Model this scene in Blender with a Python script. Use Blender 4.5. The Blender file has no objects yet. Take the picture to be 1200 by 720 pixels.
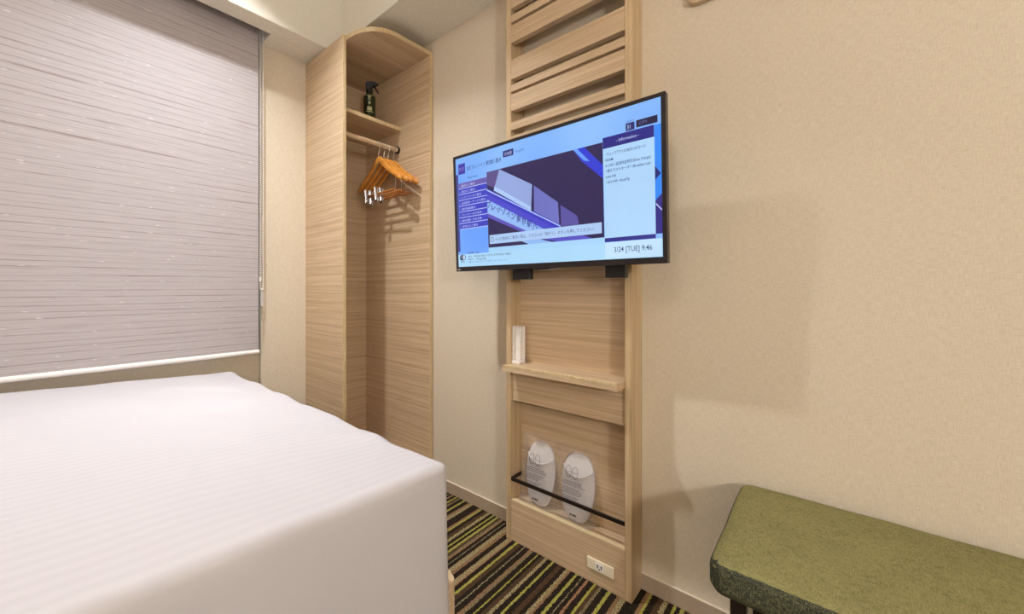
import bpy, bmesh, math, random
from mathutils import Vector, Matrix, noise
random.seed(7)
C = bpy.context.scene.collection
sc = bpy.context.scene

# ------------------------------------------------------------------ camera, world, exposure
CAM_H = 1.018
FPX, PX, PY = 461.0, 538.0, 338.0            # focal length and principal point in a 1200 x 720 frame
cd = bpy.data.cameras.new('camera'); cam = bpy.data.objects.new('camera', cd); C.objects.link(cam)
cam.location = (0, 0, CAM_H); cam.rotation_euler = (math.radians(90), 0, math.radians(-46.92))
cd.sensor_width = 36; cd.sensor_fit = 'HORIZONTAL'; cd.lens = FPX/1200*36
cd.shift_x = (600-PX)/1200; cd.shift_y = -(360-PY)/1200; cd.clip_start = .02
sc.camera = cam
w = bpy.data.worlds.new('world'); sc.world = w; w.use_nodes = True
w.node_tree.nodes['Background'].inputs[0].default_value = (.55, .62, .75, 1)
w.node_tree.nodes['Background'].inputs[1].default_value = .6
sc.view_settings.view_transform = 'Standard'; sc.view_settings.look = 'None'
sc.view_settings.gamma = 1; sc.view_settings.use_curve_mapping = False
EXPO = 0.12
sc.view_settings.exposure = EXPO
LAMPS = [  # ceiling downlights: x, y, watts
    (.42, 1.41, 16.5, 'recessed ceiling downlight nearest the window'),
]
ADDED_GLOBE_W = 16.0           # unseen globe added as fill, set where a shadow-casting lamp was inferred
ADDED_GLOBE_P = (-1.2, .05)
ADDED_SCONCE_W = 74.0          # invented wall lamp, fills the bed side and closet from behind the viewer
ADDED_SCONCE_P = (-.55, -1.61, 1.40)
LAMP_COL = (.905, .945, 1.0)

# ------------------------------------------------------------------ helpers
def lin(r, g, b):
    f = lambda c: (c/255/12.92 if c/255 <= .04045 else ((c/255+.055)/1.055)**2.4)
    return (f(r), f(g), f(b), 1)

BASE = {}
def tag(o, label=None, cat=None, group=None, kind=None):
    if label: o['label'] = label
    if cat: o['category'] = cat
    if group: o['group'] = group
    if kind: o['kind'] = kind
    return o
def thing(name, loc, label, cat, group=None, rot=(0, 0, 0), local=False, kind=None):
    o = bpy.data.objects.new(name, None); C.objects.link(o)
    o.location = loc; o.rotation_euler = rot; o.empty_display_size = .05
    BASE[o] = Vector((0, 0, 0)) if local else Vector(loc)
    return tag(o, label, cat, group, kind)
def obj(name, bm, mat, parent=None, smooth=False, loc=None):
    """bm is in world coordinates (or in the local frame of a local thing)"""
    me = bpy.data.meshes.new(name)
    bmesh.ops.recalc_face_normals(bm, faces=bm.faces)
    off = Vector((0, 0, 0))
    if parent is not None: off = BASE.get(parent, Vector((0, 0, 0)))
    elif loc is not None: off = Vector(loc)
    if off.length: bmesh.ops.translate(bm, vec=-off, verts=bm.verts)
    if smooth:
        for f in bm.faces: f.smooth = True
    bm.to_mesh(me); bm.free()
    if smooth == 'auto':
        me.set_sharp_from_angle(angle=math.radians(40))
    o = bpy.data.objects.new(name, me); C.objects.link(o)
    if mat: me.materials.append(mat)
    if parent is not None:
        o.parent = parent; BASE[o] = off
    elif loc is not None: o.location = loc; BASE[o] = Vector(loc)
    else: BASE[o] = off
    return o
def add_box(bm, lo, hi, bev=0, seg=1):
    lo, hi = Vector(lo), Vector(hi)
    r = bmesh.ops.create_cube(bm, size=1)
    vs = r['verts']
    bmesh.ops.scale(bm, vec=hi-lo, verts=vs); bmesh.ops.translate(bm, vec=(lo+hi)/2, verts=vs)
    if bev:
        es = list({e for v in vs for e in v.link_edges})
        bmesh.ops.bevel(bm, geom=es, offset=bev, segments=seg, affect='EDGES', profile=.5)
    return bm
def box(lo, hi, bev=.0012, seg=1): return add_box(bmesh.new(), lo, hi, bev, seg)
def add_prism(bm, pts, axis, a, b):
    """extrude a 2-D outline along axis from a to b; outline is in the other two axes, in order"""
    def P(p, c):
        q = list(p); q.insert(axis, c); return q
    va = [bm.verts.new(P(p, a)) for p in pts]; vb = [bm.verts.new(P(p, b)) for p in pts]
    n = len(pts); bm.faces.new(va); bm.faces.new(vb[::-1])
    for i in range(n): bm.faces.new((va[i], vb[i], vb[(i+1) % n], va[(i+1) % n]))
    return bm
def prism(pts, axis, a, b, bev=0, seg=2):
    bm = add_prism(bmesh.new(), pts, axis, a, b)
    if bev:
        caps = [f for f in bm.faces if len(f.verts) == len(pts)]
        es = list({e for f in caps for e in f.edges})
        bmesh.ops.bevel(bm, geom=es, offset=bev, segments=seg, affect='EDGES', profile=.5)
    return bm
def add_tube(bm, pts, r, n=10, closed=False, sy=1.0):
    pts = [Vector(p) for p in pts]; rings = []
    m = len(pts); prev = None
    for i, p in enumerate(pts):
        if closed: d = pts[(i+1) % m]-pts[i-1]
        else: d = pts[min(i+1, m-1)]-pts[max(i-1, 0)]
        d.normalize()
        ref = prev if prev is not None else (Vector((0, 0, 1)) if abs(d.z) < .9 else Vector((1, 0, 0)))
        u = d.cross(ref)
        if u.length < 1e-6: u = d.orthogonal()
        u.normalize(); v = u.cross(d).normalized(); prev = v
        rr = r[i] if isinstance(r, (list, tuple)) else r
        rings.append([bm.verts.new(p+u*math.cos(2*math.pi*k/n)*rr+v*math.sin(2*math.pi*k/n)*rr*sy) for k in range(n)])
    rng = range(m) if closed else range(m-1)
    for i in rng:
        A, B = rings[i], rings[(i+1) % m]
        for k in range(n): bm.faces.new((A[k], A[(k+1) % n], B[(k+1) % n], B[k]))
    if not closed: bm.faces.new(rings[0][::-1]); bm.faces.new(rings[-1])
    return bm
def tube(pts, r, n=10, closed=False, sy=1.0): return add_tube(bmesh.new(), pts, r, n, closed, sy)
def lathe(prof, c, n=24):
    """prof: (radius, z) list around a vertical axis at c"""
    bm = bmesh.new(); rings = []
    for r, z in prof:
        rings.append([bm.verts.new((c[0]+r*math.cos(2*math.pi*k/n), c[1]+r*math.sin(2*math.pi*k/n), c[2]+z)) for k in range(n)])
    for A, B in zip(rings, rings[1:]):
        for k in range(n): bm.faces.new((A[k], A[(k+1) % n], B[(k+1) % n], B[k]))
    bm.faces.new(rings[0][::-1]); bm.faces.new(rings[-1])
    return bm
def rounded_box(lo, hi, r, cuts=(30, 30, 12), fn=None):
    """closed box with rounded edges, evenly gridded so that fn can crumple it"""
    lo, hi = Vector(lo), Vector(hi); c = (lo+hi)/2; h = (hi-lo)/2
    bm = bmesh.new(); cache = {}
    def V(i, j, k):
        key = (i, j, k)
        if key not in cache:
            p = Vector((2*i/cuts[0]-1, 2*j/cuts[1]-1, 2*k/cuts[2]-1))
            q = Vector([p[a]*h[a] for a in range(3)])
            inner = Vector([max(-(h[a]-r), min(h[a]-r, q[a])) for a in range(3)])
            d = q-inner
            if d.length > 1e-9: q = inner+d.normalized()*r
            q = c+q
            if fn: q = fn(q, c, h)
            cache[key] = bm.verts.new(q)
        return cache[key]
    nx, ny, nz = cuts
    for k in (0, nz):
        for i in range(nx):
            for j in range(ny): bm.faces.new((V(i, j, k), V(i+1, j, k), V(i+1, j+1, k), V(i, j+1, k)))
    for j in (0, ny):
        for i in range(nx):
            for k in range(nz): bm.faces.new((V(i, j, k), V(i+1, j, k), V(i+1, j, k+1), V(i, j, k+1)))
    for i in (0, nx):
        for j in range(ny):
            for k in range(nz): bm.faces.new((V(i, j, k), V(i, j+1, k), V(i, j+1, k+1), V(i, j, k+1)))
    return bm

# ------------------------------------------------------------------ materials
def newmat(name):
    m = bpy.data.materials.new(name); m.use_nodes = True
    nt = m.node_tree; return m, nt, nt.nodes['Principled BSDF']
def N(nt, t, **kw):
    n = nt.nodes.new(t)
    for k, v in kw.items(): setattr(n, k, v)
    return n
def coords(nt, scale=(1, 1, 1)):
    tc = N(nt, 'ShaderNodeTexCoord'); mp = N(nt, 'ShaderNodeMapping')
    mp.inputs['Scale'].default_value = scale
    nt.links.new(tc.outputs['Object'], mp.inputs['Vector']); return mp.outputs['Vector']
def noise_tex(nt, vec, scale, detail=3, rough=.55, dist=0):
    n = N(nt, 'ShaderNodeTexNoise'); n.inputs['Scale'].default_value = scale
    n.inputs['Detail'].default_value = detail; n.inputs['Roughness'].default_value = rough
    n.inputs['Distortion'].default_value = dist
    nt.links.new(vec, n.inputs['Vector']); return n.outputs['Fac']
def ramp(nt, fac, stops, interp='LINEAR'):
    r = N(nt, 'ShaderNodeValToRGB'); r.color_ramp.interpolation = interp
    e = r.color_ramp.elements
    e[0].position, e[0].color = stops[0]; e[1].position, e[1].color = stops[-1]
    for p, c in stops[1:-1]:
        x = e.new(p); x.color = c
    nt.links.new(fac, r.inputs['Fac']); return r.outputs['Color']
def mixc(nt, a, b, fac, mode='MIX'):
    m = N(nt, 'ShaderNodeMix', data_type='RGBA', blend_type=mode)
    for s, v in ((6, a), (7, b), (0, fac)):
        if isinstance(v, (int, float, tuple)): m.inputs[s].default_value = v
        else: nt.links.new(v, m.inputs[s])
    return m.outputs[2]
def math_n(nt, op, a, b=None):
    m = N(nt, 'ShaderNodeMath', operation=op)
    for i, v in enumerate((a, b)):
        if v is None: continue
        if isinstance(v, (int, float)): m.inputs[i].default_value = v
        else: nt.links.new(v, m.inputs[i])
    return m.outputs[0]
def bump(nt, bsdf, h, strength, dist=.001):
    b = N(nt, 'ShaderNodeBump'); b.inputs['Strength'].default_value = strength; b.inputs['Distance'].default_value = dist
    nt.links.new(h, b.inputs['Height']); nt.links.new(b.outputs['Normal'], bsdf.inputs['Normal'])
def plain(name, col, rough=.5, metal=0, spec=.5, var=.0, scale=30):
    m, nt, b = newmat(name)
    b.inputs['Roughness'].default_value = rough; b.inputs['Metallic'].default_value = metal
    b.inputs['Specular IOR Level'].default_value = spec
    v = coords(nt); f = noise_tex(nt, v, scale, 3)
    k = tuple(c*(1-var) for c in col[:3])+(1,)
    nt.links.new(ramp(nt, f, [(.3, k), (.7, col)]), b.inputs['Base Color'])
    return m
def wood(name, scale, light, mid, dark, rough=.42, fine=6):
    """scale = cycles per metre along each axis: small along the grain"""
    m, nt, b = newmat(name)
    v = coords(nt, scale)
    f1 = noise_tex(nt, v, 1.0, 4, .65, .1)
    v2 = coords(nt, tuple(s*fine for s in scale)); f2 = noise_tex(nt, v2, 1.0, 3, .7)
    base = ramp(nt, f1, [(.28, dark), (.47, mid), (.62, light), (.75, mid)])
    st = ramp(nt, f2, [(.33, (.60, .56, .52, 1)), (.52, (1, 1, 1, 1)), (.75, (1.0, .98, .96, 1))])
    nt.links.new(mixc(nt, base, st, .62, 'MULTIPLY'), b.inputs['Base Color'])
    b.inputs['Roughness'].default_value = rough; b.inputs['Specular IOR Level'].default_value = .4
    bump(nt, b, f2, .12, .0006)
    return m
WL, WM, WD = lin(216, 190, 156), lin(204, 175, 141), lin(186, 154, 119)
M = {}
M['wood_h'] = wood('oak_grain_horizontal', (.55, .55, 62), WL, WM, WD)
M['wood_v'] = wood('oak_grain_vertical', (62, 62, .55), lin(212, 186, 148), lin(201, 172, 133), lin(186, 155, 116))
M['wood_x'] = wood('oak_grain_across', (.55, 62, 62), WL, WM, WD)
M['wood_y'] = wood('oak_grain_along', (62, .55, 62), WL, WM, WD)
M['edge'] = wood('oak_edge_band', (70, 70, 4), lin(218, 194, 152), lin(210, 183, 140), lin(200, 170, 126))
M['hanger_wood'] = wood('varnished_hanger_wood', (60, 4, 60), lin(226, 158, 74), lin(214, 142, 60), lin(192, 118, 44), rough=.25)
M['hanger_dark'] = wood('hanger_bar_wood', (60, 4, 60), lin(190, 120, 60), lin(176, 104, 48), lin(150, 86, 38), rough=.3)

def wallpaper(name, c1, c2):
    m, nt, b = newmat(name)
    va = coords(nt, (60, 60, 620)); vb = coords(nt, (620, 620, 60)); vc = coords(nt, (1, 1, 1))
    a = noise_tex(nt, va, 1, 2, .6); bb = noise_tex(nt, vb, 1, 2, .6)
    s = math_n(nt, 'MULTIPLY', math_n(nt, 'ADD', a, bb), .5)
    col = ramp(nt, s, [(.36, c2), (.6, c1)])
    nt.links.new(col, b.inputs['Base Color'])
    b.inputs['Roughness'].default_value = .85; b.inputs['Specular IOR Level'].default_value = .15
    bump(nt, b, s, .35, .0012); return m
M['wall'] = wallpaper('linen_wallpaper', lin(222, 208, 186), lin(207, 190, 165))
M['ceil'] = wallpaper('ceiling_paper', lin(234, 227, 212), lin(226, 217, 200))
M['bead_oak'] = plain('pale_oak_edge', lin(226, 204, 160), .4, var=.08)
M['base'] = plain('taupe_skirting', lin(178, 156, 134), .5, var=.06)
M['bead'] = plain('pale_skirting_bead', lin(232, 216, 192), .4, var=.03)
M['black'] = plain('black_plastic', lin(26, 23, 24), .35, var=.2)
M['bezel'] = plain('dark_bezel_plastic', lin(34, 27, 30), .28, var=.15)
M['dark_metal'] = plain('dark_bronze_metal', lin(58, 46, 40), .38, .6, var=.15)
M['chrome'] = plain('chrome_wire', lin(205, 205, 208), .18, 1.0, var=.05)
M['white_plastic'] = plain('white_plastic', lin(240, 232, 224), .35, var=.03)
M['grey_plastic'] = plain('pale_grey_plastic', lin(205, 196, 190), .4, var=.05)
M['ivory'] = plain('ivory_plastic', lin(236, 222, 192), .35, var=.03)
M['socket_dark'] = plain('socket_slot_dark', lin(50, 42, 36), .5)
M['frame_beige'] = plain('beige_trim', lin(200, 186, 160), .7)  # even beige of the window frame

# striped loop carpet, stripes run towards the panelled wall
def carpet():
    m, nt, b = newmat('striped_loop_carpet')
    v = coords(nt); sp = N(nt, 'ShaderNodeSeparateXYZ'); nt.links.new(v, sp.inputs[0])
    wob = noise_tex(nt, v, 95, 3, .6)
    y = math_n(nt, 'ADD', sp.outputs['Y'], math_n(nt, 'MULTIPLY', math_n(nt, 'SUBTRACT', wob, .5), .011))
    K, DB, OL, TA, GY = lin(34, 29, 24), lin(72, 52, 36), lin(156, 150, 66), lin(132, 100, 70), lin(98, 84, 62)
    CR, MU, RU = lin(192, 178, 136), lin(120, 102, 62), lin(150, 108, 78)
    # stripe kinds: yarn colour, fleck colour, width in mm
    kinds = {'k': (K, lin(56, 44, 32), 16), 'o': (OL, lin(186, 178, 96), 9), 't': (TA, lin(160, 126, 92), 10), 'm': (MU, CR, 14),
             'c': (lin(80, 70, 54), CR, 4), 'd': (DB, lin(96, 74, 52), 13), 'g': (GY, lin(160, 146, 106), 11), 'r': (RU, lin(176, 134, 100), 7), 'y': (lin(178, 170, 80), OL, 6)}
    seqs = ['kmtkokgdykrkckoktmk', 'dkokmdkykgtkckdokrm', 'ktmkckrgdokykmdkotk']
    rnd = random.Random(5)
    per = .245
    u = math_n(nt, 'MULTIPLY', math_n(nt, 'ADD', y, 9.83), 1/per)
    fr = math_n(nt, 'FRACT', u); cell = math_n(nt, 'MULTIPLY', math_n(nt, 'FRACT', math_n(nt, 'MULTIPLY', math_n(nt, 'FLOOR', u), 1/3+1e-5)), 3)
    bases, flecks = [], []
    for sq in seqs:
        ws = [kinds[c][2]*rnd.uniform(.75, 1.3) for c in sq]; t = sum(ws); p = 0; sa, sb_ = [], []
        for c, q in zip(sq, ws):
            sa.append((p/t, kinds[c][0])); sb_.append((p/t, kinds[c][1])); p += q
        bases.append(ramp(nt, fr, sa, 'CONSTANT')); flecks.append(ramp(nt, fr, sb_, 'CONSTANT'))
    s1 = math_n(nt, 'GREATER_THAN', cell, .5); s2 = math_n(nt, 'GREATER_THAN', cell, 1.5)
    cb = mixc(nt, mixc(nt, bases[0], bases[1], s1), bases[2], s2)
    cf = mixc(nt, mixc(nt, flecks[0], flecks[1], s1), flecks[2], s2)
    fl = noise_tex(nt, coords(nt, (170, 330, 170)), 1, 2, .6)
    fm = ramp(nt, fl, [(.47, (0, 0, 0, 1)), (.56, (1, 1, 1, 1))])
    col = mixc(nt, cb, cf, fm)
    fs = noise_tex(nt, coords(nt, (330, 420, 330)), 1, 2, .6)
    col = mixc(nt, col, ramp(nt, fs, [(.34, (.5, .48, .46, 1)), (.6, (1.15, 1.13, 1.1, 1))]), .7, 'MULTIPLY')
    nt.links.new(col, b.inputs['Base Color'])
    b.inputs['Roughness'].default_value = .95; b.inputs['Specular IOR Level'].default_value = .1
    h = noise_tex(nt, v, 420, 2, .6)
    bump(nt, b, math_n(nt, 'ADD', h, wob), .7, .004); return m
M['carpet'] = carpet()

def fabric_white():
    m, nt, b = newmat('white_satin_stripe_cotton')
    v = coords(nt); sp = N(nt, 'ShaderNodeSeparateXYZ'); nt.links.new(v, sp.inputs[0])
    st = math_n(nt, 'SINE', math_n(nt, 'MULTIPLY', sp.outputs['Y'], 2*math.pi/.022))
    f = math_n(nt, 'ADD', math_n(nt, 'MULTIPLY', st, .5), .5)
    nt.links.new(ramp(nt, f, [(.35, lin(196, 190, 192)), (.65, lin(199, 193, 195))]), b.inputs['Base Color'])
    nt.links.new(ramp(nt, f, [(.4, (.78, .78, .78, 1)), (.6, (.66, .66, .66, 1))]), b.inputs['Roughness'])
    b.inputs['Specular IOR Level'].default_value = .25; b.inputs['Sheen Weight'].default_value = .15
    bump(nt, b, noise_tex(nt, v, 9, 3, .5), .12, .01); return m
M['duvet'] = fabric_white()

def blind_mat():
    m, nt, b = newmat('woven_slub_blind')
    v = coords(nt); sp = N(nt, 'ShaderNodeSeparateXYZ'); nt.links.new(v, sp.inputs[0])
    def threads(per, jit, seed, wdt, lo):
        jn = noise_tex(nt, coords(nt, (.25, 1, jit)), 1, 2, .6)
        t = math_n(nt, 'ADD', math_n(nt, 'MULTIPLY', sp.outputs['Z'], 1/per), math_n(nt, 'MULTIPLY', jn, 2.2))
        k = math_n(nt, 'FRACT', math_n(nt, 'ADD', t, seed))
        br = noise_tex(nt, coords(nt, (5, 1, 60+seed*10)), 1, 2, .6)
        line = ramp(nt, k, [(0, (0, 0, 0, 1)), (wdt*.5, (1, 1, 1, 1)), (wdt, (0, 0, 0, 1)), (1, (0, 0, 0, 1))])
        return math_n(nt, 'MULTIPLY', line, ramp(nt, br, [(.36, (.25, .25, .25, 1)), (.58, (1, 1, 1, 1))]))
    a = threads(.026, 19, .0, .17, 0); g = threads(.0145, 33, .4, .2, 0)
    s = noise_tex(nt, coords(nt, (10, 1, 330)), 1, 2, .6); d = noise_tex(nt, coords(nt, (26, 1, 120)), 1, 1, .5)
    c = ramp(nt, s, [(.25, lin(172, 162, 160)), (.45, lin(180, 171, 170)), (.7, lin(186, 178, 178))])
    c = mixc(nt, c, lin(130, 113, 106), math_n(nt, 'MULTIPLY', a, .85))
    c = mixc(nt, c, lin(148, 132, 127), math_n(nt, 'MULTIPLY', g, .45))
    c = mixc(nt, c, ramp(nt, d, [(.70, (0, 0, 0, 1)), (.74, (.16, .16, .16, 1))]), 1.0, 'ADD')
    nt.links.new(c, b.inputs['Base Color']); b.inputs['Roughness'].default_value = .8
    b.inputs['Specular IOR Level'].default_value = .2
    bump(nt, b, math_n(nt, 'ADD', a, g), -.3, .001); return m
M['blind'] = blind_mat()

def bench_mat():
    m, nt, b = newmat('olive_two_tone_weave')
    v = coords(nt); va = coords(nt, (900, 90, 900)); vb = coords(nt, (90, 900, 900))
    a = noise_tex(nt, va, 1, 2, .6); c = noise_tex(nt, vb, 1, 2, .6); big = noise_tex(nt, v, 14, 3, .6)
    sl = noise_tex(nt, coords(nt, (260, 24, 260)), 1, 2, .6)
    f = math_n(nt, 'ADD', math_n(nt, 'MULTIPLY', math_n(nt, 'ADD', a, c), .45), math_n(nt, 'MULTIPLY', big, .12))
    col = ramp(nt, f, [(.34, lin(86, 82, 50)), (.47, lin(130, 124, 80)), (.64, lin(154, 146, 96))])
    col = mixc(nt, col, ramp(nt, sl, [(.27, (.45, .45, .45, 1)), (.36, (1, 1, 1, 1))]), .8, 'MULTIPLY')
    # the sides of the pad take a separate, darker navy and olive material
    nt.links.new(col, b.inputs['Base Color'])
    b.inputs['Roughness'].default_value = .9; b.inputs['Specular IOR Level'].default_value = .12
    bump(nt, b, f, .5, .0015); return m
M['bench'] = bench_mat()
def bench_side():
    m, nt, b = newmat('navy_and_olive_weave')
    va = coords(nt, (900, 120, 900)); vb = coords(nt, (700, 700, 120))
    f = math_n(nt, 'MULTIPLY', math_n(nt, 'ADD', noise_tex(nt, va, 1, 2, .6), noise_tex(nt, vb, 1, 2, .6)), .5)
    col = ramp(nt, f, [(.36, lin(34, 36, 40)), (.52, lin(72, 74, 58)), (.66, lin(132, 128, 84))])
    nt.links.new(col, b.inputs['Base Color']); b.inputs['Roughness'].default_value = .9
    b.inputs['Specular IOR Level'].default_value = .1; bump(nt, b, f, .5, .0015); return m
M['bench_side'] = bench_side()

def emis(name, col, k=1.0, rough=.3):
    m, nt, b = newmat(name)
    b.inputs['Base Color'].default_value = (.005, .005, .006, 1); b.inputs['Roughness'].default_value = rough
    v = coords(nt); f = noise_tex(nt, v, 6, 2)
    c1 = tuple(c*.93 for c in col[:3])+(1,)
    nt.links.new(ramp(nt, f, [(.3, c1), (.7, col)]), b.inputs['Emission Color'])
    b.inputs['Emission Strength'].default_value = k*2**(-EXPO); return m
def glass(name, col=(1, 1, 1, 1), rough=.02, alpha=.12):
    m, nt, b = newmat(name)
    b.inputs['Base Color'].default_value = col; b.inputs['Roughness'].default_value = rough
    b.inputs['Alpha'].default_value = alpha; b.inputs['Specular IOR Level'].default_value = .8
    bump(nt, b, noise_tex(nt, coords(nt), 45, 4, .7, 1.0), 1.0, .012)
    return m

# ------------------------------------------------------------------ the room
XW, YW, XL, YN, ZC = 1.40, 2.085, -1.52, -1.75, 2.72
def struct(name, bm, mat, label, cat, parent=None):
    o = obj(name, bm, mat, parent)
    if parent is None: tag(o, label, cat, kind='structure')
    return o
struct('floor', box((XL, YN, -.06), (XW, YW+.02, 0), 0), M['carpet'], 'striped carpet floor in black, olive and brown', 'floor')
struct('wall_right', box((XW, YN-.1, -.06), (XW+.1, YW+.3, ZC+.1), 0), M['wall'], 'beige linen wallpapered wall behind the television panel', 'wall')
struct('wall_left', box((XL-.1, YN-.1, -.06), (XL, YW+.3, ZC+.1), 0), M['wall'], 'beige wallpapered wall at the head of the bed', 'wall')
struct('wall_front', box((XL, YN-.1, -.06), (XW, YN, ZC+.1), 0), M['wall'], 'beige wallpapered wall behind the viewer', 'wall')
struct('ceiling', box((XL, YN, ZC), (XW, YW+.3, ZC+.1), 0), M['ceil'], 'off-white papered ceiling above the room', 'ceiling')
# window wall with a recess
RX0, RX1, RZ0, RZ1 = -1.15, .767, .40, 2.40
bm = bmesh.new()
add_box(bm, (RX1, YW, 0), (XW, YW+.3, ZC), .006, 2)
add_box(bm, (XL, YW, 0), (RX0, YW+.3, ZC), 0)
add_box(bm, (RX0, YW+.02, 0), (RX1+.01, YW+.3, RZ0), 0)
add_box(bm, (RX0, YW, RZ1), (RX1+.01, YW+.3, ZC), 0)
struct('wall_back', bm, M['wall'], 'beige wallpapered window wall beside the tall closet', 'wall')
struct('trim_3', box((RX0, YW+.02, RZ0), (RX1, YW+.3, .70), .003, 2), M['wall'], 'beige window ledge below the roller blind', 'trim')
win = thing('window_1', (-.19, YW+.2, .70), 'window behind the drawn roller blind', 'window', kind='structure')
bm = bmesh.new()
for lo, hi in (((RX0, YW+.17, .70), (RX1, YW+.21, .75)), ((RX0, YW+.17, 2.34), (RX1, YW+.21, RZ1)), ((RX0, YW+.17, .70), (RX0+.05, YW+.21, RZ1)),
               ((RX1-.05, YW+.17, .70), (RX1, YW+.21, RZ1)), ((-.215, YW+.17, .70), (-.165, YW+.21, RZ1))):
    add_box(bm, lo, hi, .003)
obj('window_frame', bm, M['frame_beige'], win)
for a, b_ in ((RX0+.05, -.215), (-.165, RX1-.05)):
    obj('pane', box((a, YW+.185, .75), (b_, YW+.192, 2.34), 0), glass('window_glass', (.8, .85, .9, 1), .02, .25), win)
# dropped ceilings: along the television wall, and over the window with a slot for the blind
struct('trim_1', box((1.095, YN, 2.30), (XW, 1.87, ZC), .002), M['ceil'], 'dropped ceiling box along the television wall', 'trim')
bm = bmesh.new()
add_box(bm, (XL, 1.87, 2.248), (XW, 1.966, ZC), .002)
add_box(bm, (.768, 1.966, 2.248), (XW, YW, ZC), .0)
add_box(bm, (XL, 1.966, 2.44), (.768, YW, ZC), 0)
struct('trim_2', bm, M['ceil'], 'dropped ceiling box above the window with a blind slot', 'trim')
# skirting
def skirting(name, lo, hi, axis, label):
    o = struct(name, box(lo, hi, .001), M['base'], label, 'baseboard')
    l2 = list(lo); h2 = list(hi); l2[2] = hi[2]; h2[2] = hi[2]+.0025
    obj('top_bead', box(l2, h2, .0006), M['bead'], o)
skirting('baseboard_right', (XW-.007, YN, 0), (XW, 1.475, .054), 0, 'taupe baseboard along the television wall')
skirting('baseboard_left', (XL, YN, 0), (XL+.007, YW-.01, .054), 0, 'taupe baseboard along the headboard wall')
skirting('baseboard_front', (XL+.01, YN, 0), (XW-.01, YN+.007, .054), 1, 'taupe baseboard behind the viewer')
skirting('baseboard_back', (XL+.01, YW-.007, 0), (.99, YW, .054), 1, 'taupe baseboard below the window')

# ceiling downlights, the room's own; the globe lamps after them are added
lens_m = emis('lamp_lens', (1, .9, .78, 1), 3)
for i, (x, y, p, lb) in enumerate(LAMPS):
    t = thing('ceiling_downlight', (x, y, ZC), lb, 'ceiling light', 'ceiling downlights')
    obj('trim_ring', lathe([(.040, 0), (.052, 0), (.052, -.004), (.046, -.007), (.040, -.004)], (x, y, ZC), 32), M['white_plastic'], t, 'auto')
    obj('lens', lathe([(.0, -.001), (.039, -.001), (.039, -.0025), (.0, -.0025)], (x, y, ZC), 24), lens_m, t)
    ld = bpy.data.lights.new('downlight_lamp', 'AREA'); ld.shape = 'DISK'; ld.size = .075; ld.energy = p; ld.color = LAMP_COL; ld.spread = math.radians(108)
    lo = bpy.data.objects.new('downlight_lamp', ld); C.objects.link(lo); lo.parent = t; lo.location = (0, 0, -.009)

fl = thing('added_ceiling_lamp', (ADDED_GLOBE_P[0], ADDED_GLOBE_P[1], ZC), 'added opal globe ceiling lamp behind the viewer', 'ceiling light')  # added lamp: position follows the television's shadow, globe fitting is guessed
obj('ceiling_rose', lathe([(.0, 0), (.07, 0), (.07, -.02), (.03, -.03), (.03, -.09), (.0, -.09)], (ADDED_GLOBE_P[0], ADDED_GLOBE_P[1], ZC), 32), M['white_plastic'], fl, 'auto')
gr = .07
obj('added_globe', lathe([(max(.0005, gr*math.sin(math.pi*k/20)), -.09-gr+gr*math.cos(math.pi*k/20)) for k in range(21)], (ADDED_GLOBE_P[0], ADDED_GLOBE_P[1], ZC), 32),
    emis('added_globe', LAMP_COL+(1,), ADDED_GLOBE_W/(math.pi*4*math.pi*gr*gr)*2**EXPO), fl, True)

wl = thing('added_wall_lamp', (ADDED_SCONCE_P[0], YN, ADDED_SCONCE_P[2]), 'added opal globe fill lamp on the wall behind the viewer', 'wall lamp')  # made-up lamp, added to brighten upright surfaces more than the bed top
obj('back_plate', tube([(ADDED_SCONCE_P[0], YN, ADDED_SCONCE_P[2]), (ADDED_SCONCE_P[0], YN+.015, ADDED_SCONCE_P[2])], .06, 28), M['white_plastic'], wl, 'auto')
obj('stem', tube([(ADDED_SCONCE_P[0], YN+.01, ADDED_SCONCE_P[2]), (ADDED_SCONCE_P[0], YN+.04, ADDED_SCONCE_P[2])], .012, 12), M['chrome'], wl, 'auto')
gs = .11
obj('added_globe', lathe([(max(.0005, gs*math.sin(math.pi*k/20)), gs*math.cos(math.pi*k/20)) for k in range(21)], ADDED_SCONCE_P, 32),
    emis('added_wall_globe', LAMP_COL+(1,), ADDED_SCONCE_W/(math.pi*4*math.pi*gs*gs)*2**EXPO), wl, True)

# ------------------------------------------------------------------ roller blind
YB = 2.04
bl = thing('roller_blind', (-.17, YB, .70), 'pale woven roller blind drawn down over the window', 'blind')
obj('blind_cloth', box((-1.12, YB, .712), (.738, YB+.002, 2.40), 0), M['blind'], bl)
obj('roller_tube', tube([(-1.12, YB+.016, 2.40), (.738, YB+.016, 2.40)], .02, 20), M['white_plastic'], bl, 'auto')
obj('bottom_bar', tube([(-1.122, YB+.001, .706), (.741, YB+.001, .706)], .0095, 14, sy=1.15), M['white_plastic'], bl, 'auto')
bm = bmesh.new(); r_ = .0038; sp_ = .0105
def bead(p):
    bmesh.ops.create_icosphere(bm, subdivisions=1, radius=r_, matrix=Matrix.Translation(p))
xa, xb, yc, zb, zt = .742, .757, YB-.012, 1.02, 2.40
z = zb
while z < zt: bead((xa, yc, z)); bead((xb, yc+.004, z)); z += sp_
for k in range(1, 4):
    a = math.pi*k/4; bead(((xa+xb)/2-math.cos(a)*(xb-xa)/2, yc+.002, zb-math.sin(a)*.008))
cord = obj('bead_chain', bm, M['white_plastic'], bl, True)
obj('chain_joiner', box((xa-.004, yc-.004, 1.05), (xa+.004, yc+.004, 1.075), .001), M['white_plastic'], bl)
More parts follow.
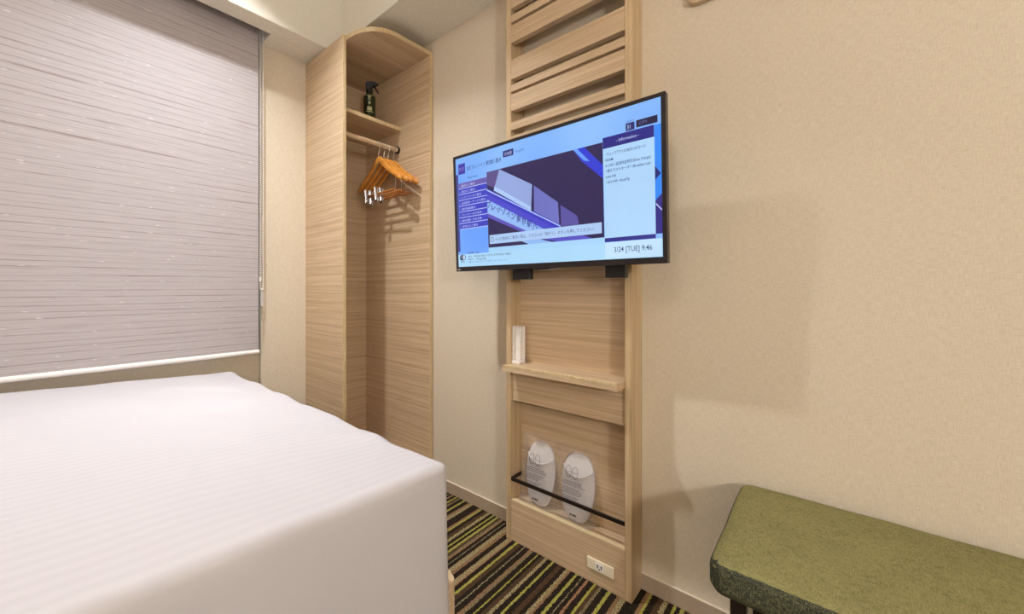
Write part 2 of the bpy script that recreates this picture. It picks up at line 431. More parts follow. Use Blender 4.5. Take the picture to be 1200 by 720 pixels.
hold = obj('safety_holder', box((xa+.003, yc-.003, .93), (xb-.002, yc+.004, 1.0), .003, 2), glass('clear_plastic', (1, 1, 1, 1), .1, .35), bl)
obj('chain_link', tube([(.7505, yc+.002, .998), (.7505, yc+.002, 1.013)], .001, 6), M['white_plastic'], bl)

# ------------------------------------------------------------------ closet in the corner
clo = thing('open_closet', (1.2, 1.9, 0), 'tall open oak closet with a curved top in the corner', 'closet')
CX0, CX1, CT = .999, 1.397, 2.240
obj('side_panel', box((CX0, 1.70, 0), (CX0+.017, 2.072, CT), .0008), M['wood_h'], clo)
obj('edge_band', box((CX0+.0003, 1.6975, .0), (CX0+.0167, 1.7002, CT), .0003), M['edge'], clo)
obj('side_panel', box((1.378, 1.495, 0), (CX1, 2.072, CT), .0008), M['wood_h'], clo)
obj('edge_band', box((1.3783, 1.4925, 0), (CX1-.0003, 1.4952, CT), .0003), M['edge'], clo)
obj('back_panel', box((CX0, 2.0722, 0), (CX1, 2.083, CT), 0), M['wood_h'], clo)
def bez(p0, p1, p2, p3, n):
    out = []
    for i in range(n+1):
        t = i/n; a, b2, c2, d2 = (1-t)**3, 3*t*(1-t)**2, 3*t*t*(1-t), t**3
        out.append(tuple(a*p0[k]+b2*p1[k]+c2*p2[k]+d2*p3[k] for k in range(len(p0))))
    return out
curve = bez((1.0162, 1.705), (1.018, 1.60), (1.055, 1.512), (1.175, 1.502), 14)
outl = [(1.0162, 2.072)]+curve+[(1.3778, 1.495), (1.3778, 2.072)]
obj('top_board', prism(outl, 2, 2.219, 2.2395, 0), M['wood_x'], clo, 'auto')
# edge band round the curved front of the top
bm = bmesh.new()
cur2 = curve+[(1.3778, 1.495)]
def offs(c, d):
    out = []
    for i, p in enumerate(c):
        a = Vector(c[max(i-1, 0)]); b2 = Vector(c[min(i+1, len(c)-1)]); t = (b2-a).normalized()
        out.append((p[0]+t.y*d, p[1]-t.x*d))
    return out
o1 = offs(cur2, .0015)
add_prism(bm, cur2+o1[::-1], 2, 2.2192, 2.2393)
obj('edge_band', bm, M['edge'], clo, 'auto')
obj('shelf', box((1.0162, 1.733, 1.892), (1.3778, 2.072, 1.9115), .0006), M['wood_x'], clo)
obj('shelf_edge', box((1.0162, 1.7305, 1.8922), (1.3778, 1.7332, 1.9113), .0003), M['edge'], clo)
obj('base_board', box((1.0162, 1.52, 0.0), (1.3778, 2.072, .05), .0006), M['wood_x'], clo)
ROD = (1.756, 1.79)
obj('rail_socket', tube([(1.368, ROD[0], ROD[1]), (1.3778, ROD[0], ROD[1])], .019, 20), M['dark_metal'], clo, 'auto')
obj('rail_socket', tube([(1.0162, ROD[0], ROD[1]), (1.024, ROD[0], ROD[1])], .019, 20), M['dark_metal'], clo, 'auto')
obj('hanging_rail', tube([(1.018, ROD[0], ROD[1]), (1.376, ROD[0], ROD[1])], .0125, 20), M['wood_x'], clo, 'auto')

# ------------------------------------------------------------------ clothes hangers
def hanger(x, label, clips, yaw=0.0, proto=None):
    """local frame: rail centre at the origin, arms along y"""
    t = thing('clothes_hanger', (x, ROD[0], ROD[1]), label, 'hanger', 'wooden hangers on the closet rail', rot=(0, 0, yaw), local=True)
    # hook: round the rail then down with a kink
    pts = [(0, .0165*math.cos(a), .0165*math.sin(a)) for a in [math.radians(d) for d in range(-20, 201, 20)]]
    pts = pts+[(0, -.0155, -.012), (0, -.010, -.024), (0, -.002, -.038), (0, 0, -.05), (0, 0, -.082)]
    obj('hook', tube(pts, .0021, 8), M['chrome'], t, True)
    # shoulders: one bent, rounded piece of wood
    arm = [(0, -.200, -.222), (0, -.190, -.214), (0, -.155, -.190), (0, -.115, -.166), (0, -.075, -.138), (0, -.038, -.104), (0, -.016, -.086), (0, 0, -.081)]
    full = arm+[(0, -y, z) for (_, y, z) in arm[-2::-1]]
    bm = bmesh.new(); n = 12; rings = []
    for i, p in enumerate(full):
        k = abs(p[1])/.200
        thick = .0055+.008*max(0, k-.35)**1.2*1.3; tall = .0135+.003*(1-k)
        if k > .97: thick *= .6; tall *= .6
        a = Vector(full[max(i-1, 0)]); b2 = Vector(full[min(i+1, len(full)-1)]); d = (b2-a).normalized()
        up = Vector((1, 0, 0)).cross(d).normalized()
        if up.z < 0: up = -up
        rings.append([bm.verts.new(Vector(p)+Vector((1, 0, 0))*thick*math.cos(q)+up*tall*math.sin(q)) for q in [2*math.pi*j/n for j in range(n)]])
    for A, B in zip(rings, rings[1:]):
        for j in range(n): bm.faces.new((A[j], A[(j+1) % n], B[(j+1) % n], B[j]))
    bm.faces.new(rings[0][::-1]); bm.faces.new(rings[-1])
    obj('shoulders', bm, M['hanger_wood'], t, True)
    # trouser bar on two wire drops
    for s in (-1, 1):
        obj('wire_drop', tube([(0, s*.15, -.200), (0, s*.152, -.232), (0, s*.15, -.262), (0, s*.143, -.266)], .0014, 6), M['chrome'], t, True)
    obj('trouser_bar', tube([(0, -.148, -.264), (0, .148, -.264)], .0055, 10), M['hanger_dark'], t, 'auto')
    if clips:
        for s in (.02, .115):
            bm = bmesh.new()
            for q in (-1, 1):
                for e in (-.008, .008):
                    add_tube(bm, [(q*.002, s+e, -.298), (q*.006, s+e*.7, -.266), (q*.0115, s+e*.6, -.225)], .002, 6)
            add_tube(bm, [(0, s-.012, -.266), (0, s+.012, -.266)], .0065, 10)
            add_box(bm, (-.004, s-.013, -.308), (.004, s+.013, -.292), .001)
            obj('clip', bm, M['chrome'], t, 'auto')
    return t
hanger(1.247, 'leftmost of the four wooden hangers, with metal clips', True, -.03)
hanger(1.281, 'second wooden hanger from the left, with metal clips', True, .0)
hanger(1.309, 'third wooden hanger from the left on the closet rail', False, .0)
hanger(1.343, 'rightmost wooden hanger, nearest the closet side panel', False, .02)

# ------------------------------------------------------------------ spray bottle on the closet shelf
sb = thing('spray_bottle', (1.222, 1.805, 1.9118), 'dark green trigger spray bottle on the closet shelf', 'bottle')
bc = (1.222, 1.805, 1.912)
M['bottle'] = plain('dark_green_bottle', lin(36, 42, 16), .15, var=.35, scale=12)
M['bottle_label'] = plain('gold_print', lin(150, 142, 92), .4, var=.3, scale=90)
obj('body', lathe([(.0, 0), (.029, 0), (.032, .003), (.032, .128), (.030, .140), (.020, .152), (.016, .157), (.0, .157)], bc, 28), M['bottle'], sb, 'auto')
obj('collar', lathe([(.0, .154), (.0185, .154), (.0185, .174), (.015, .178), (.0, .178)], bc, 24), M['black'], sb, 'auto')
# trigger head points to the viewer's right
hx, hy = math.cos(math.radians(-42)), math.sin(math.radians(-42))
def hp(a, z, s=0): return (bc[0]+hx*a-hy*s, bc[1]+hy*a+hx*s, bc[2]+z)
bm = bmesh.new()
prof = [(-.022, .206), (-.018, .178), (.012, .178), (.016, .196), (.036, .200), (.040, .216), (.010, .222), (-.016, .220)]
va = [bm.verts.new(hp(a, z, -.011)) for a, z in prof]; vb = [bm.verts.new(hp(a, z, .011)) for a, z in prof]
bm.faces.new(va); bm.faces.new(vb[::-1])
for i in range(len(prof)): bm.faces.new((va[i], vb[i], vb[(i+1) % len(prof)], va[(i+1) % len(prof)]))
bmesh.ops.bevel(bm, geom=list(bm.edges), offset=.0025, segments=2, affect='EDGES')
obj('spray_head', bm, M['black'], sb, 'auto')
obj('trigger', tube([hp(.022, .200), hp(.032, .186), hp(.044, .166), hp(.048, .160)], [.005, .005, .004, .003], 8), M['black'], sb, 'auto')
obj('nozzle', tube([hp(.036, .208), hp(.046, .208)], .007, 12), M['black'], sb, 'auto')
# printed label: bands and a small emblem wrapped round the front
def wrap(a0, a1, z0, z1, r=.0324, n=8):
    bm = bmesh.new(); A = []; B = []
    for i in range(n+1):
        a = a0+(a1-a0)*i/n
        for L, z in ((A, z0), (B, z1)):
            L.append(bm.verts.new((bc[0]+r*math.cos(a), bc[1]+r*math.sin(a), bc[2]+z)))
    for i in range(n): bm.faces.new((A[i], A[i+1], B[i+1], B[i]))
    return bm
fa = math.radians(236)
for z0, z1, ha in ((.046, .050, .62), (.054, .074, .42), (.088, .104, .16), (.112, .116, .3), (.120, .131, .2), (.134, .137, .66)):
    obj('label_print', wrap(fa-ha, fa+ha, z0, z1), M['bottle_label'], sb)

# ------------------------------------------------------------------ slatted oak wall unit
PXF, PY0, PY1, SW = 1.305, .459, .957, .0225
un = thing('slatted_wall_unit', (1.35, .708, 0), 'slatted oak wall unit rising behind the television', 'wall panel')
for a, b_ in ((PY0, PY0+SW), (PY1-SW, PY1)):
    obj('stile', box((PXF, a, 0), (XW-.0005, b_, 2.2985), .001), M['wood_v'], un)
IY0, IY1 = PY0+SW+.0002, PY1-SW-.0002
for z0, z1 in ((1.597, 1.633), (1.656, 1.689), (1.734, 1.801), (1.812, 1.841), (1.863, 1.941), (2.011, 2.081), (2.093, 2.122), (2.150, 2.228), (2.246, 2.280)):
    obj('slat', box((PXF+.001, IY0, z0), (PXF+.026, IY1, z1), .001), M['wood_h'], un)
obj('back_board', box((1.372, IY0, .70), (1.386, IY1, 1.575), .0006), M['wood_h'], un)
obj('front_slat', box((PXF+.001, IY0, 1.535), (PXF+.026, IY1, 1.575), .001), M['wood_h'], un)
obj('apron', box((PXF+.012, IY0, .564), (PXF+.03, IY1, .6915), .0008), M['wood_h'], un)
obj('back_board', box((1.380, IY0, .163), (1.392, IY1, .6915), .0006), M['wood_h'], un)
obj('bottom_board', box((PXF+.002, IY0, 0), (PXF+.02, IY1, .1625), .001), M['wood_h'], un)
obj('ledge', box((PXF+.0202, IY0, .147), (1.3795, IY1, .1623), .0006), M['wood_y'], un)
# shelf with a raised front lip and a groove behind it
shp = [(1.243, .6925), (1.371, .6925), (1.371, .7135), (1.263, .7135), (1.263, .7062), (1.243, .7062)]
bm = bmesh.new(); add_prism(bm, shp, 1, IY0, IY1-.004)
sh = obj('shelf', bm, M['wood_y'], un)
obj('shelf_lip', box((1.243, IY0, .7066), (1.255, IY1-.004, .7185), .001), M['edge'], sh)
obj('edge_band', box((PXF+.0018, IY0, .1622), (PXF+.0202, IY1, .1636), .0003), M['bead_oak'], un)
# slipper rail
bm = bmesh.new()
add_box(bm, (PXF+.001, IY0, .2395), (PXF+.006, IY1, .2545), .0008)
add_box(bm, (PXF+.006, IY1-.004, .2395), (1.379, IY1, .2545), .0008)
add_box(bm, (PXF+.006, IY0, .2395), (1.379, IY0+.004, .2545), .0008)
obj('slipper_rail', bm, M['dark_metal'], un)

# wall outlet on the bottom board
so = thing('power_outlet', (PXF+.0015, .562, .070), 'ivory power outlet low on the oak wall unit', 'outlet')
xo = PXF+.0018
obj('cover_plate', box((xo-.008, .516, .0515), (xo, .609, .0895), .0025, 2), M['ivory'], so)
obj('socket_insert', box((xo-.0095, .548, .0585), (xo-.0075, .578, .0825), .0008), M['white_plastic'], so)
for y, w_ in ((.5565, .0016), (.5695, .0016)):
    obj('slot', box((xo-.0099, y-w_, .066), (xo-.0092, y+w_, .078), 0), M['socket_dark'], so)
obj('earth_hole', tube([(xo-.0099, .563, .0635), (xo-.0092, .563, .0635)], .0026, 10), M['socket_dark'], so)

# white remote holder on the shelf
ho = thing('remote_holder', (1.335, .9, .7135), 'slim white remote control stood upright on the oak shelf', 'remote control')
hb = .7137
obj('tray', box((1.310, .895, hb), (1.352, .934, hb+.012), .002, 2), M['white_plastic'], ho)
obj('back_shell', box((1.342, .8955, hb+.011), (1.352, .9335, hb+.150), .002, 2), M['white_plastic'], ho)
obj('side_flange', box((1.314, .928, hb+.011), (1.343, .9335, hb+.150), .0015, 2), M['white_plastic'], ho)
obj('remote_body', box((1.326, .9035, hb+.0122), (1.3415, .9275, hb+.146), .003, 2), M['white_plastic'], ho)

# ------------------------------------------------------------------ slippers in clear bags
M['slip'] = plain('white_slipper_cloth', lin(226, 218, 214), .85, var=.06, scale=60)
M['slip_edge'] = plain('grey_slipper_sole', lin(196, 186, 182), .8, var=.06, scale=60)
M['print'] = plain('dark_print', lin(60, 54, 54), .7)
M['bag'] = glass('crinkled_clear_bag', (1, .97, .95, 1), .06, .085)
def sole_outline(n=40):
    out = []
    for i in range(n):
        a = 2*math.pi*i/n; c, s = math.cos(a), math.sin(a)
        v = s; wdt = .063 if v > 0 else .063-.010*min(1, -v*1.3)
        x = wdt*(abs(c)**.66)*(1 if c > 0 else -1)+(.004*max(0, -s)); z = .121*(abs(s)**.86)*(1 if s > 0 else -1)
        out.append((x, z))
    return out
def slipper_pack(y, label):
    """local frame: x to the viewer's right, y into the wall, z up, base at the ledge"""
    t = thing('slipper_pack', (1.342, y, .1626), label, 'slippers', 'bagged slippers behind the rail', rot=(math.radians(-7.5), 0, math.radians(-90)), local=True)
    ol = [(x, z+.124) for x, z in sole_outline()]
    def pr(o, y0, y1, bev): return prism([(x, z) for x, z in o], 1, y0, y1, bev)
    obj('sole', pr(ol, .006, .014, .002), M['slip_edge'], t, 'auto')
    obj('sole', pr([(x*.98+.004, z*.985) for x, z in ol], -.004, .0055, .003), M['slip'], t, 'auto')
    # upper: closed vamp over the lower part, its opening edge a soft ridge near the top
    bm = bmesh.new(); rows = []
    for i in range(15):
        v = i/14; z = .010+.182*v
        hw = (.062-.008*max(0, (.124-z)/.124))*max(0.02, 1-abs((z-.124)/.121)**3.2)**.40
        row = []
        for j in range(17):
            u = -1+j/8; bulge = (.006+.012*v)*(1-abs(u)**3)+.001+(.004*(1-abs(u)**3) if i >= 13 else 0)
            row.append(bm.verts.new((u*hw*.985+.003, -.004-bulge, z-(.026*(1-u*u)*max(0, v-.55)/.45))))
        rows.append(row)
    for A, B in zip(rows, rows[1:]):
        for j in range(16): bm.faces.new((A[j], A[j+1], B[j+1], B[j]))
    OPEN = [q.co.copy() for q in rows[-1]]
    obj('upper', bm, M['slip_edge'], t, True)
    obj('opening_binding', tube([v_.copy() for v_ in OPEN], .0028, 6), M['slip'], t, True)
    # clear bag, crumpled sheet front and back
    def crum(q, c, h):
        n = noise.noise_vector(Vector((q.x*38, q.z*38, q.y*9+y*30)))
        return q+Vector((n.x*.0035, n.y*.004, n.z*.003))
    obj('clear_bag', rounded_box((-.070, -.0285, .002), (.076, .0195, .270), .008, (18, 4, 30), crum), M['bag'], t, True)
    # printed outline of a pair of slippers and lines of small print on the bag front
    bm = bmesh.new(); yf = -.0305
    for ox in (-.022, .004):
        ring = [(ox+.0105*math.cos(a), yf, .178+.021*math.sin(a)) for a in [2*math.pi*k/16 for k in range(16)]]
        add_tube(bm, ring, .0007, 4, True)
        add_tube(bm, [(ox-.008, yf, .180), (ox, yf, .176), (ox+.008, yf, .180)], .0006, 4)
    rr = random.Random(int(y*1000))
    z = .150
    for k in range(11):
        x = -.042; z -= .0062 if k not in (3, 7) else .011
        end = rr.uniform(.008, .044)
        while x < end:
            l = rr.uniform(.004, .010); add_box(bm, (x, yf, z), (x+l, yf+.0003, z+.0018)); x += l+.002
    for x in (-.008, .002, .010): add_box(bm, (x, yf, .030), (x+.007, yf+.0003, .036))
    tag(obj('bag_print', bm, M['print'], t), kind='stuff')
    return t
slipper_pack(.832, 'left bag of white slippers behind the dark rail')
slipper_pack(.674, 'right bag of white slippers, nearer the power outlet')

# ------------------------------------------------------------------ television on its mount
TVW, TVH, TVX, TVY, TVZ = .812, .475, 1.203, .731, 1.088
tv = thing('television', (TVX, TVY, TVZ), 'flat television showing a blue hotel information screen', 'television', rot=(math.radians(2.6), 0, math.radians(-90)), local=True)
hw = TVW/2
obj('housing', box((-hw, .0, 0), (hw, .022, TVH), .002, 2), M['bezel'], tv)
obj('rear_case', box((-hw+.06, .022, .03), (hw-.06, .052, TVH-.09), .008, 2), M['black'], tv)
bz, bt, bb = .012, .011, .019
sw_, sh_ = TVW-2*bz, TVH-bt-bb; zc = bb+sh_/2
bm = bmesh.new()   # raised bezel frame
add_box(bm, (-hw, -.004, 0), (hw, .0005, bb), .001); add_box(bm, (-hw, -.004, TVH-bt), (hw, .0005, TVH), .001)
add_box(bm, (-hw, -.004, bb), (-hw+bz, .0005, TVH-bt), .001); add_box(bm, (hw-bz, -.004, bb), (hw, .0005, TVH-bt), .001)
obj('bezel', bm, M['bezel'], tv)
def S(u, v): return ((u-.5)*sw_, zc+(.5-v)*sh_)
def ly(layer): return -.0006-.00025*layer
SCN = {}
def scol(r, g, b):
    k = (r, g, b)
    if k not in SCN: SCN[k] = emis('screen_%d_%d_%d' % k, lin(r, g, b), 1.0)
    return SCN[k]
scr_bm = bmesh.new(); x0, z0 = S(0, 1); x1, z1 = S(1, 0)
add_box(scr_bm, (x0, ly(0), z0), (x1, .0004, z1))
# backdrop of the screen: pale blue with a soft change of blue across it, as displayed
def backdrop():
    m, nt, b = newmat('screen_backdrop')
    b.inputs['Base Color'].default_value = (.005, .005, .006, 1); b.inputs['Roughness'].default_value = .25
    f = noise_tex(nt, coords(nt, (2.2, 1, 2.0)), 1, 1, .4)
    nt.links.new(ramp(nt, f, [(.35, lin(104, 160, 250)), (.65, lin(152, 200, 255))]), b.inputs['Emission Color'])
    b.inputs['Emission Strength'].default_value = 2**(-EXPO); return m
screen = obj('screen', scr_bm, backdrop(), tv)
BASE[screen] = Vector((0, 0, 0))
def poly(name, pts, col, layer):
    bm = bmesh.new()
    vs = []
    for u, v in pts:
        x, z = S(u, v); vs.append(bm.verts.new((x, ly(layer), z)))
    bm.faces.new(vs); 
    o = obj(name, bm, scol(*col), screen); return o
def rect(name, u0, v0, u1, v1, col, layer): return poly(name, [(u0, v0), (u1, v0), (u1, v1), (u0, v1)], col, layer)
def text(s, u, v, size, col, layer, width=None, bold=0, rot=0.0, shear=0.0):
    cu = bpy.data.curves.new('lettering', 'FONT'); cu.body = s; cu.size = size; cu.resolution_u = 2
    cu.offset = bold
    to = bpy.data.objects.new('lettering_tmp', cu); C.objects.link(to)
    dg = bpy.context.evaluated_depsgraph_get(); dg.update()
    me = bpy.data.meshes.new_from_object(to.evaluated_get(dg))
    bpy.data.objects.remove(to); bpy.data.curves.remove(cu)
    me.name = 'lettering'
    if not me.vertices: return None
    xs = [q.co.x for q in me.vertices]; wd = max(xs)-min(xs); mx = min(xs)
    k = (width*sw_/wd) if width else 1.0
    x, z = S(u, v)
    ca, sa = math.cos(rot), math.sin(rot)
    for q in me.vertices:
        a, b2 = (q.co.x-mx)*k, q.co.y
        q.co = (x+a*ca-b2*sa, ly(layer), z+a*sa+b2*ca)
    me.materials.clear(); me.materials.append(scol(*col))
    o = bpy.data.objects.new('lettering', me); C.objects.link(o); o.parent = screen
    return o
# left column and header
rect('side_column', .0, .145, .016, .86, (70, 74, 150), 1)
rect('hotel_badge', .018, .055, .066, .15, (62, 56, 168), 2)
text('京王', .024, .115, .014, (150, 150, 220), 3, .036)
text('京王プレッソイン 東京駅八重洲', .076, .128, .019, (34, 36, 100), 2, .218, .00012)
rect('language_button', .308, .052, .368, .105, (44, 44, 120), 2); text('日本語', .318, .092, .014, (200, 215, 255), 3, .04)
text('English', .380, .092, .013, (90, 110, 180), 2, .045)
text('Main Menu', .082, .204, .010, (50, 60, 120), 2, .068)
rect('menu_shade', .018, .228, .206, .655, (196, 214, 255), 1)
rows = ['館内のご案内', '周辺のご案内', 'レストランのご案内', '宿泊約款・サービス案内', '館内施設案内', 'ランドリー空き状況', '観光情報・天気予報', '非常口のご案内']
for i, s in enumerate(rows):
    v0 = .230+i*.0532
    rect('menu_row', .018, v0, .206, v0+.0475, (104, 92, 178) if i == 0 else (58, 62, 196), 2)
    text('▸ '+s, .026, v0+.036, .0105, (205, 215, 255), 3, .02+.0135*len(s))
# large picture of the hotel entrance
rect('picture', .206, .19, .788, .845, (44, 34, 84), 1)
P2 = lambda n, pts, col, l=2: poly(n, pts, col, l)
P2('picture_shape', [(.206, .19), (.286, .19), (.253, .335), (.206, .30)], (96, 82, 140))
P2('picture_shape', [(.283, .19), (.464, .376), (.456, .57), (.250, .335)], (150, 170, 226))
P2('picture_shape', [(.253, .325), (.456, .55), (.456, .585), (.248, .36)], (176, 206, 250), 3)
P2('picture_shape', [(.473, .387), (.590, .55), (.594, .722), (.471, .59)], (112, 116, 196))
P2('picture_shape', [(.602, .573), (.676, .67), (.684, .735), (.602, .735)], (92, 84, 164))
P2('picture_shape', [(.206, .33), (.60, .72), (.60, .745), (.56, .745), (.206, .385)], (60, 56, 196))
P2('picture_shape', [(.206, .338), (.60, .728), (.60, .737), (.206, .350)], (180, 205, 255), 3)
P2('picture_shape', [(.206, .43), (.500, .735), (.570, .735), (.206, .375)], (76, 74, 206), 3)
P2('picture_shape', [(.206, .425), (.520, .738), (.43, .738), (.206, .545)], (150, 190, 248), 3)
P2('picture_shape', [(.206, .545), (.43, .738), (.40, .738), (.206, .58)], (96, 84, 190), 3)
P2('picture_shape', [(.664, .19), (.712, .19), (.788, .345), (.788, .44), (.70, .285)], (48, 60, 214))
P2('picture_shape', [(.664, .19), (.682, .19), (.735, .30), (.71, .285)], (104, 160, 250), 3)
P2('picture_shape', [(.206, .19), (.206, .19001), (.2061, .19)], (44, 34, 84))
P2('picture_shape', [(.40, .816), (.50, .816), (.56, .845), (.44, .845)], (150, 190, 250), 3)
P2('picture_shape', [(.52, .816), (.70, .816), (.74, .845), (.58, .845)], (92, 84, 200), 3)
sgn = 'プレッソイン東京駅八'
for i, ch in enumerate(sgn):
    t_ = i/(len(sgn)-1)
    text(ch, .203+t_*.258, .498+t_*.232, .030-.003*t_, (50, 48, 150), 4, .026, .0004)
rect('message_bar', .215, .738, .779, .815, (176, 208, 250), 5)
text('ⓘ', .220, .796, .024, (36, 40, 96), 6, .022)
text('テレビ放送をご覧頂く際は、リモコンの「地デジ」ボタンを押してください。', .25, .789, .0135, (44, 50, 104), 6, .50)
# information panel
rect('info_head', .789, .163, .976, .238, (36, 34, 132), 3)
text('- Information -', .842, .211, .0135, (205, 215, 255), 4, .082)
rect('info_panel', .790, .238, .977, .852, (178, 218, 255), 3)
rect('info_foot', .790, .852, .977, .880, (48, 48, 140), 3)
lines = ['・チェックアウト(CHECK OUT)～11:', '00AM', '※11:00～追加料金発生(Extra Charge)', '・朝食ラストオーダー/Breakfast Last', 'order 9:45', '・Wi-Fi PW : Rsvpk7fg']
for i, s in enumerate(lines):
    text(s, .798, .290+i*.038, .0115, (34, 50, 118), 4, bold=.0001, width= {0: .15, 1: .03, 2: .165, 3: .165, 4: .04, 5: .09}[i])
rect('edge_strip', .977, .165, 1.0, .852, (52, 140, 250), 1)
P2('picture_shape', [(.977, .42), (.997, .475), (.977, .51)], (34, 36, 120))
P2('picture_shape', [(.977, .64), (1.0, .60), (1.0, .852), (.977, .852)], (50, 42, 130))
P2('picture_shape', [(.979, .655), (.999, .70), (.999, .71), (.979, .665)], (200, 210, 255), 3)
# top right badge and bar, date, network line
rect('badge', .877, .108, .909, .158, (40, 40, 110), 2); text('31', .882, .148, .018, (190, 215, 255), 3, .012)
text('TODAY', .878, .1035, .008, (50, 60, 120), 2, .03)
rect('title_bar', .915, .106, .988, .152, (24, 20, 62), 2); text('CITY', .926, .139, .012, (120, 120, 190), 3, .028)
rect('lower_band', 0, .886, 1, 1, (176, 222, 255), 1)
rect('lower_band', .206, .845, .790, .886, (170, 218, 255), 1)
rect('date_field', .790, .882, .996, .995, (196, 230, 255), 2)
text('3/24 [TUE] 9:46', .826, .952, .022, (46, 58, 112), 4, .138, .0001)
def wifi():
    bm = bmesh.new()
    cx_, cz_ = S(.031, .915)
    out = []
    for k in range(28):
        a = 2*math.pi*k/28; out.append((cx_+.0165*math.cos(a)*(abs(math.cos(a))**-.25 if abs(math.cos(a)) > .05 else 1), cz_+.0115*math.sin(a)))
    vs = [bm.verts.new((x, ly(2), z)) for x, z in out]; bm.faces.new(vs); return bm
obj('network_badge', wifi(), scol(30, 30, 60), screen)
poly('badge_half', [(.033, .893), (.046, .898), (.048, .915), (.046, .931), (.033, .937)], (200, 225, 255), 3)
text('Wi Fi', .0135, .922, .012, (205, 225, 255), 4, .016)
text('FREE', .018, .962, .010, (40, 50, 100), 3, .026)
text('客室案内・館内', .070, .885, .009, (50, 60, 110), 3, .075)
text('SSID  |  PRESSO-INN_TOKYO-STATION_YAESU', .069, .918, .0115, (44, 54, 110), 3, .27)
text('PASS  |  Rsvpk7fg', .069, .944, .0115, (44, 54, 110), 3, .12)
text('※ 無線LANのご利用にはパスワードが必要です。詳しくはフロントまで。', .069, .966, .008, (100, 130, 190), 3, .25)
# small pale mark on the bezel corner, too small to read
bm = bmesh.new()
for k in range(6): add_box(bm, (-hw+.006+k*.0032, -.0044, .006), (-hw+.0084+k*.0032, -.0039, .0095))
tag(obj('maker_mark', bm, M['grey_plastic'], tv), kind='stuff')
# small sensor bump under the bezel
obj('sensor', box((-.03, -.003, -.004), (.03, .012, .0005), .0015), M['black'], tv)

mt = thing('television_mount', (1.3, .708, 1.05), 'black wall mount whose arms show below the television', 'tv mount')
for a, b_ in ((.463, .527), (.815, .893)):
    obj('rail', box((1.259, a, 1.052), (1.284, b_, 1.40), .001), M['black'], mt)
obj('wall_plate', box((1.340, .50, 1.14), (1.3715, .90, 1.36), .001), M['black'], mt)
for y in (.52, .85):
    obj('arm', box((1.284, y-.03, 1.20), (1.340, y+.03, 1.29), .001), M['black'], mt)
obj('cable', tube([(1.275, .60, 1.17), (1.272, .66, 1.10), (1.268, .72, 1.086), (1.268, .78, 1.09), (1.272, .82, 1.11)], .004, 8), M['grey_plastic'], mt, True)

# ------------------------------------------------------------------ bed
BX0, BX1, BY0, BY1 = -1.44, .622, .612, 2.03
bed = thing('bed', (-.4, 1.33, 0), 'wide bed with a smooth white bedspread on an oak base', 'bed')
def rrect(x0, y0, x1, y1, r, n=6):
    out = []
    for cx_, cy_, a0 in ((x1-r, y1-r, 0), (x0+r, y1-r, 90), (x0+r, y0+r, 180), (x1-r, y0+r, 270)):
        for k in range(n+1):
            a = math.radians(a0+90*k/n); out.append((cx_+r*math.cos(a), cy_+r*math.sin(a)))
    return out
obj('bed_base', prism(rrect(BX0-.03, BY0+.012, BX1+.048, BY1-.012, .03), 2, .05, .345, .006, 2), M['wood_x'], bed, 'auto')
obj('mattress', prism(rrect(BX0+.03, BY0+.03, BX1-.03, BY1-.03, .06), 2, .346, .56, .02, 2), M['white_plastic'], bed, 'auto')
for x in (BX0+.1, BX1-.1):
    for y in (BY0+.1, BY1-.1):
        obj('leg', prism(rrect(x-.03, y-.03, x+.03, y+.03, .01, 3), 2, 0, .0505), M['dark_metal'], bed)
def drape(q, c, h):
    u = (q.x-c.x)/h.x; v = (q.y-c.y)/h.y; s = (q.z-(c.z-h.z))/(2*h.z)
    p = q.copy()
    n = noise.fractal(Vector((q.x*3.2, q.y*3.2, q.z*1.3)), 1.0, 2.0, 3)
    if s > .9:                                   # top: puffed, with long soft ripples
        p.z += .030*(1-abs(u)**4)*(1-abs(v)**4)+.030*max(0, -u)*(1-abs(v)**6)*.6
        p.z += .030*min(1, (1-u)/.7)
        p.z += .009*n*(1-abs(u)**10)
        p.z += .004*math.sin(q.y*23+3*n)*max(0, u)**3
    k = max(0, 1-s)
    if abs(u) > .93 or abs(v) > .93:              # sides: hang with shallow folds, flare a little
        w_ = (.008*noise.noise(Vector((q.x*7, q.y*7, q.z*1.1)))+.005)*min(1, k*1.6)
        if abs(u) > .93: p.x += math.copysign(w_, u)
        if abs(v) > .93: p.y += math.copysign(w_, v)
    return p
obj('bedspread', rounded_box((BX0, BY0, .13), (BX1, BY1, .629), .017, (110, 84, 26), drape), M['duvet'], bed, True)

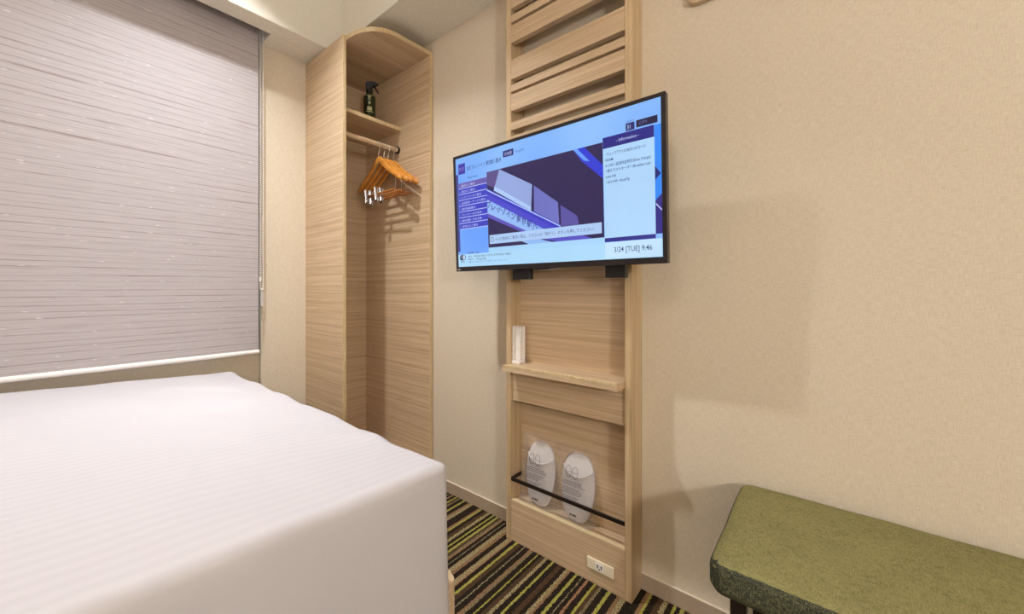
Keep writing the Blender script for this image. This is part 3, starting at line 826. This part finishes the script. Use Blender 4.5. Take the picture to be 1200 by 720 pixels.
# ------------------------------------------------------------------ bench against the wall
bn = thing('bench', (1.165, -.42, 0), 'olive green upholstered bench with dark legs against the wall', 'bench')
QX0, QX1, QY0, QY1 = .935, 1.388, -1.02, .180
def pad(q, c, h):
    u = (q.x-c.x)/h.x; v = (q.y-c.y)/h.y; p = q.copy()
    if q.z > c.z: p.z += .010*(1-abs(u)**3)*(1-abs(v)**8)
    n = noise.noise(Vector((q.x*9, q.y*9, q.z*9)))
    p += Vector((.0015*n, .0015*n, .0015*n)); return p
def shaped_pad(z0, z1, r, cuts, inset=0):
    def fn(q, c, h):
        # round the plan corners too
        R = .030
        ix = max(-(h.x-R), min(h.x-R, q.x-c.x)); iy = max(-(h.y-R), min(h.y-R, q.y-c.y))
        d = Vector((q.x-c.x-ix, q.y-c.y-iy))
        if d.length > 1e-9 and abs(d.x) > 1e-9 and abs(d.y) > 1e-9:
            m_ = max(abs(d.x), abs(d.y)); d = d*(m_/d.length); q = Vector((c.x+ix+d.x, c.y+iy+d.y, q.z))
        return pad(q, c, h)
    return rounded_box((QX0+inset, QY0+inset, z0), (QX1-inset, QY1-inset, z1), r, cuts, fn)
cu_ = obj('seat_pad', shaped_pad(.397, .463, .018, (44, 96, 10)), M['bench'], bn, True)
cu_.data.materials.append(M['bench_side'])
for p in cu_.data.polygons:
    if p.normal.z < .72: p.material_index = 1  # every face not pointing up gets the darker weave
obj('piping', tube([(x, y, .447) for x, y in rrect(QX0+.0035, QY0+.0035, QX1-.0035, QY1-.0035, .029, 8)], .0022, 6, True), M['bench'], bn, True)
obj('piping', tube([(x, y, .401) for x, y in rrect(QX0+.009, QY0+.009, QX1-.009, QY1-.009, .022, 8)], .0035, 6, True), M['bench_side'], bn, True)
obj('seat_board', prism(rrect(QX0+.05, QY0+.05, QX1-.05, QY1-.05, .03), 2, .384, .3965), M['dark_metal'], bn)
for y in (QY1-.045, QY0+.045):
    for x in (QX0+.07, QX1-.034):
        obj('leg', box((x-.014, y-.014, 0), (x+.014, y+.014, .3968), .002), M['dark_metal'], bn)
    obj('leg_brace', box((QX0+.085, y-.010, .356), (QX1-.05, y+.010, .3835), .002), M['dark_metal'], bn)

# ------------------------------------------------------------------ oak hook board high on the wall
hk = thing('hook_board', (XW-.01, 0, 1.9), 'oak hook board high on the wall above the bench', 'hook board')
obj('board', prism([(-.50, 1.895), (.290, 1.895), (.306, 1.899), (.314, 1.910), (.314, 1.98), (.306, 1.992), (.290, 1.996), (-.50, 1.996)], 0, XW-.022, XW-.0005, .002), M['wood_y'], hk, 'auto')
for y in (.2, .0, -.2, -.4):
    obj('hook', tube([(XW-.021, y, 1.96), (XW-.045, y, 1.958), (XW-.06, y, 1.965), (XW-.064, y, 1.98)], .006, 10), M['dark_metal'], hk, 'auto')
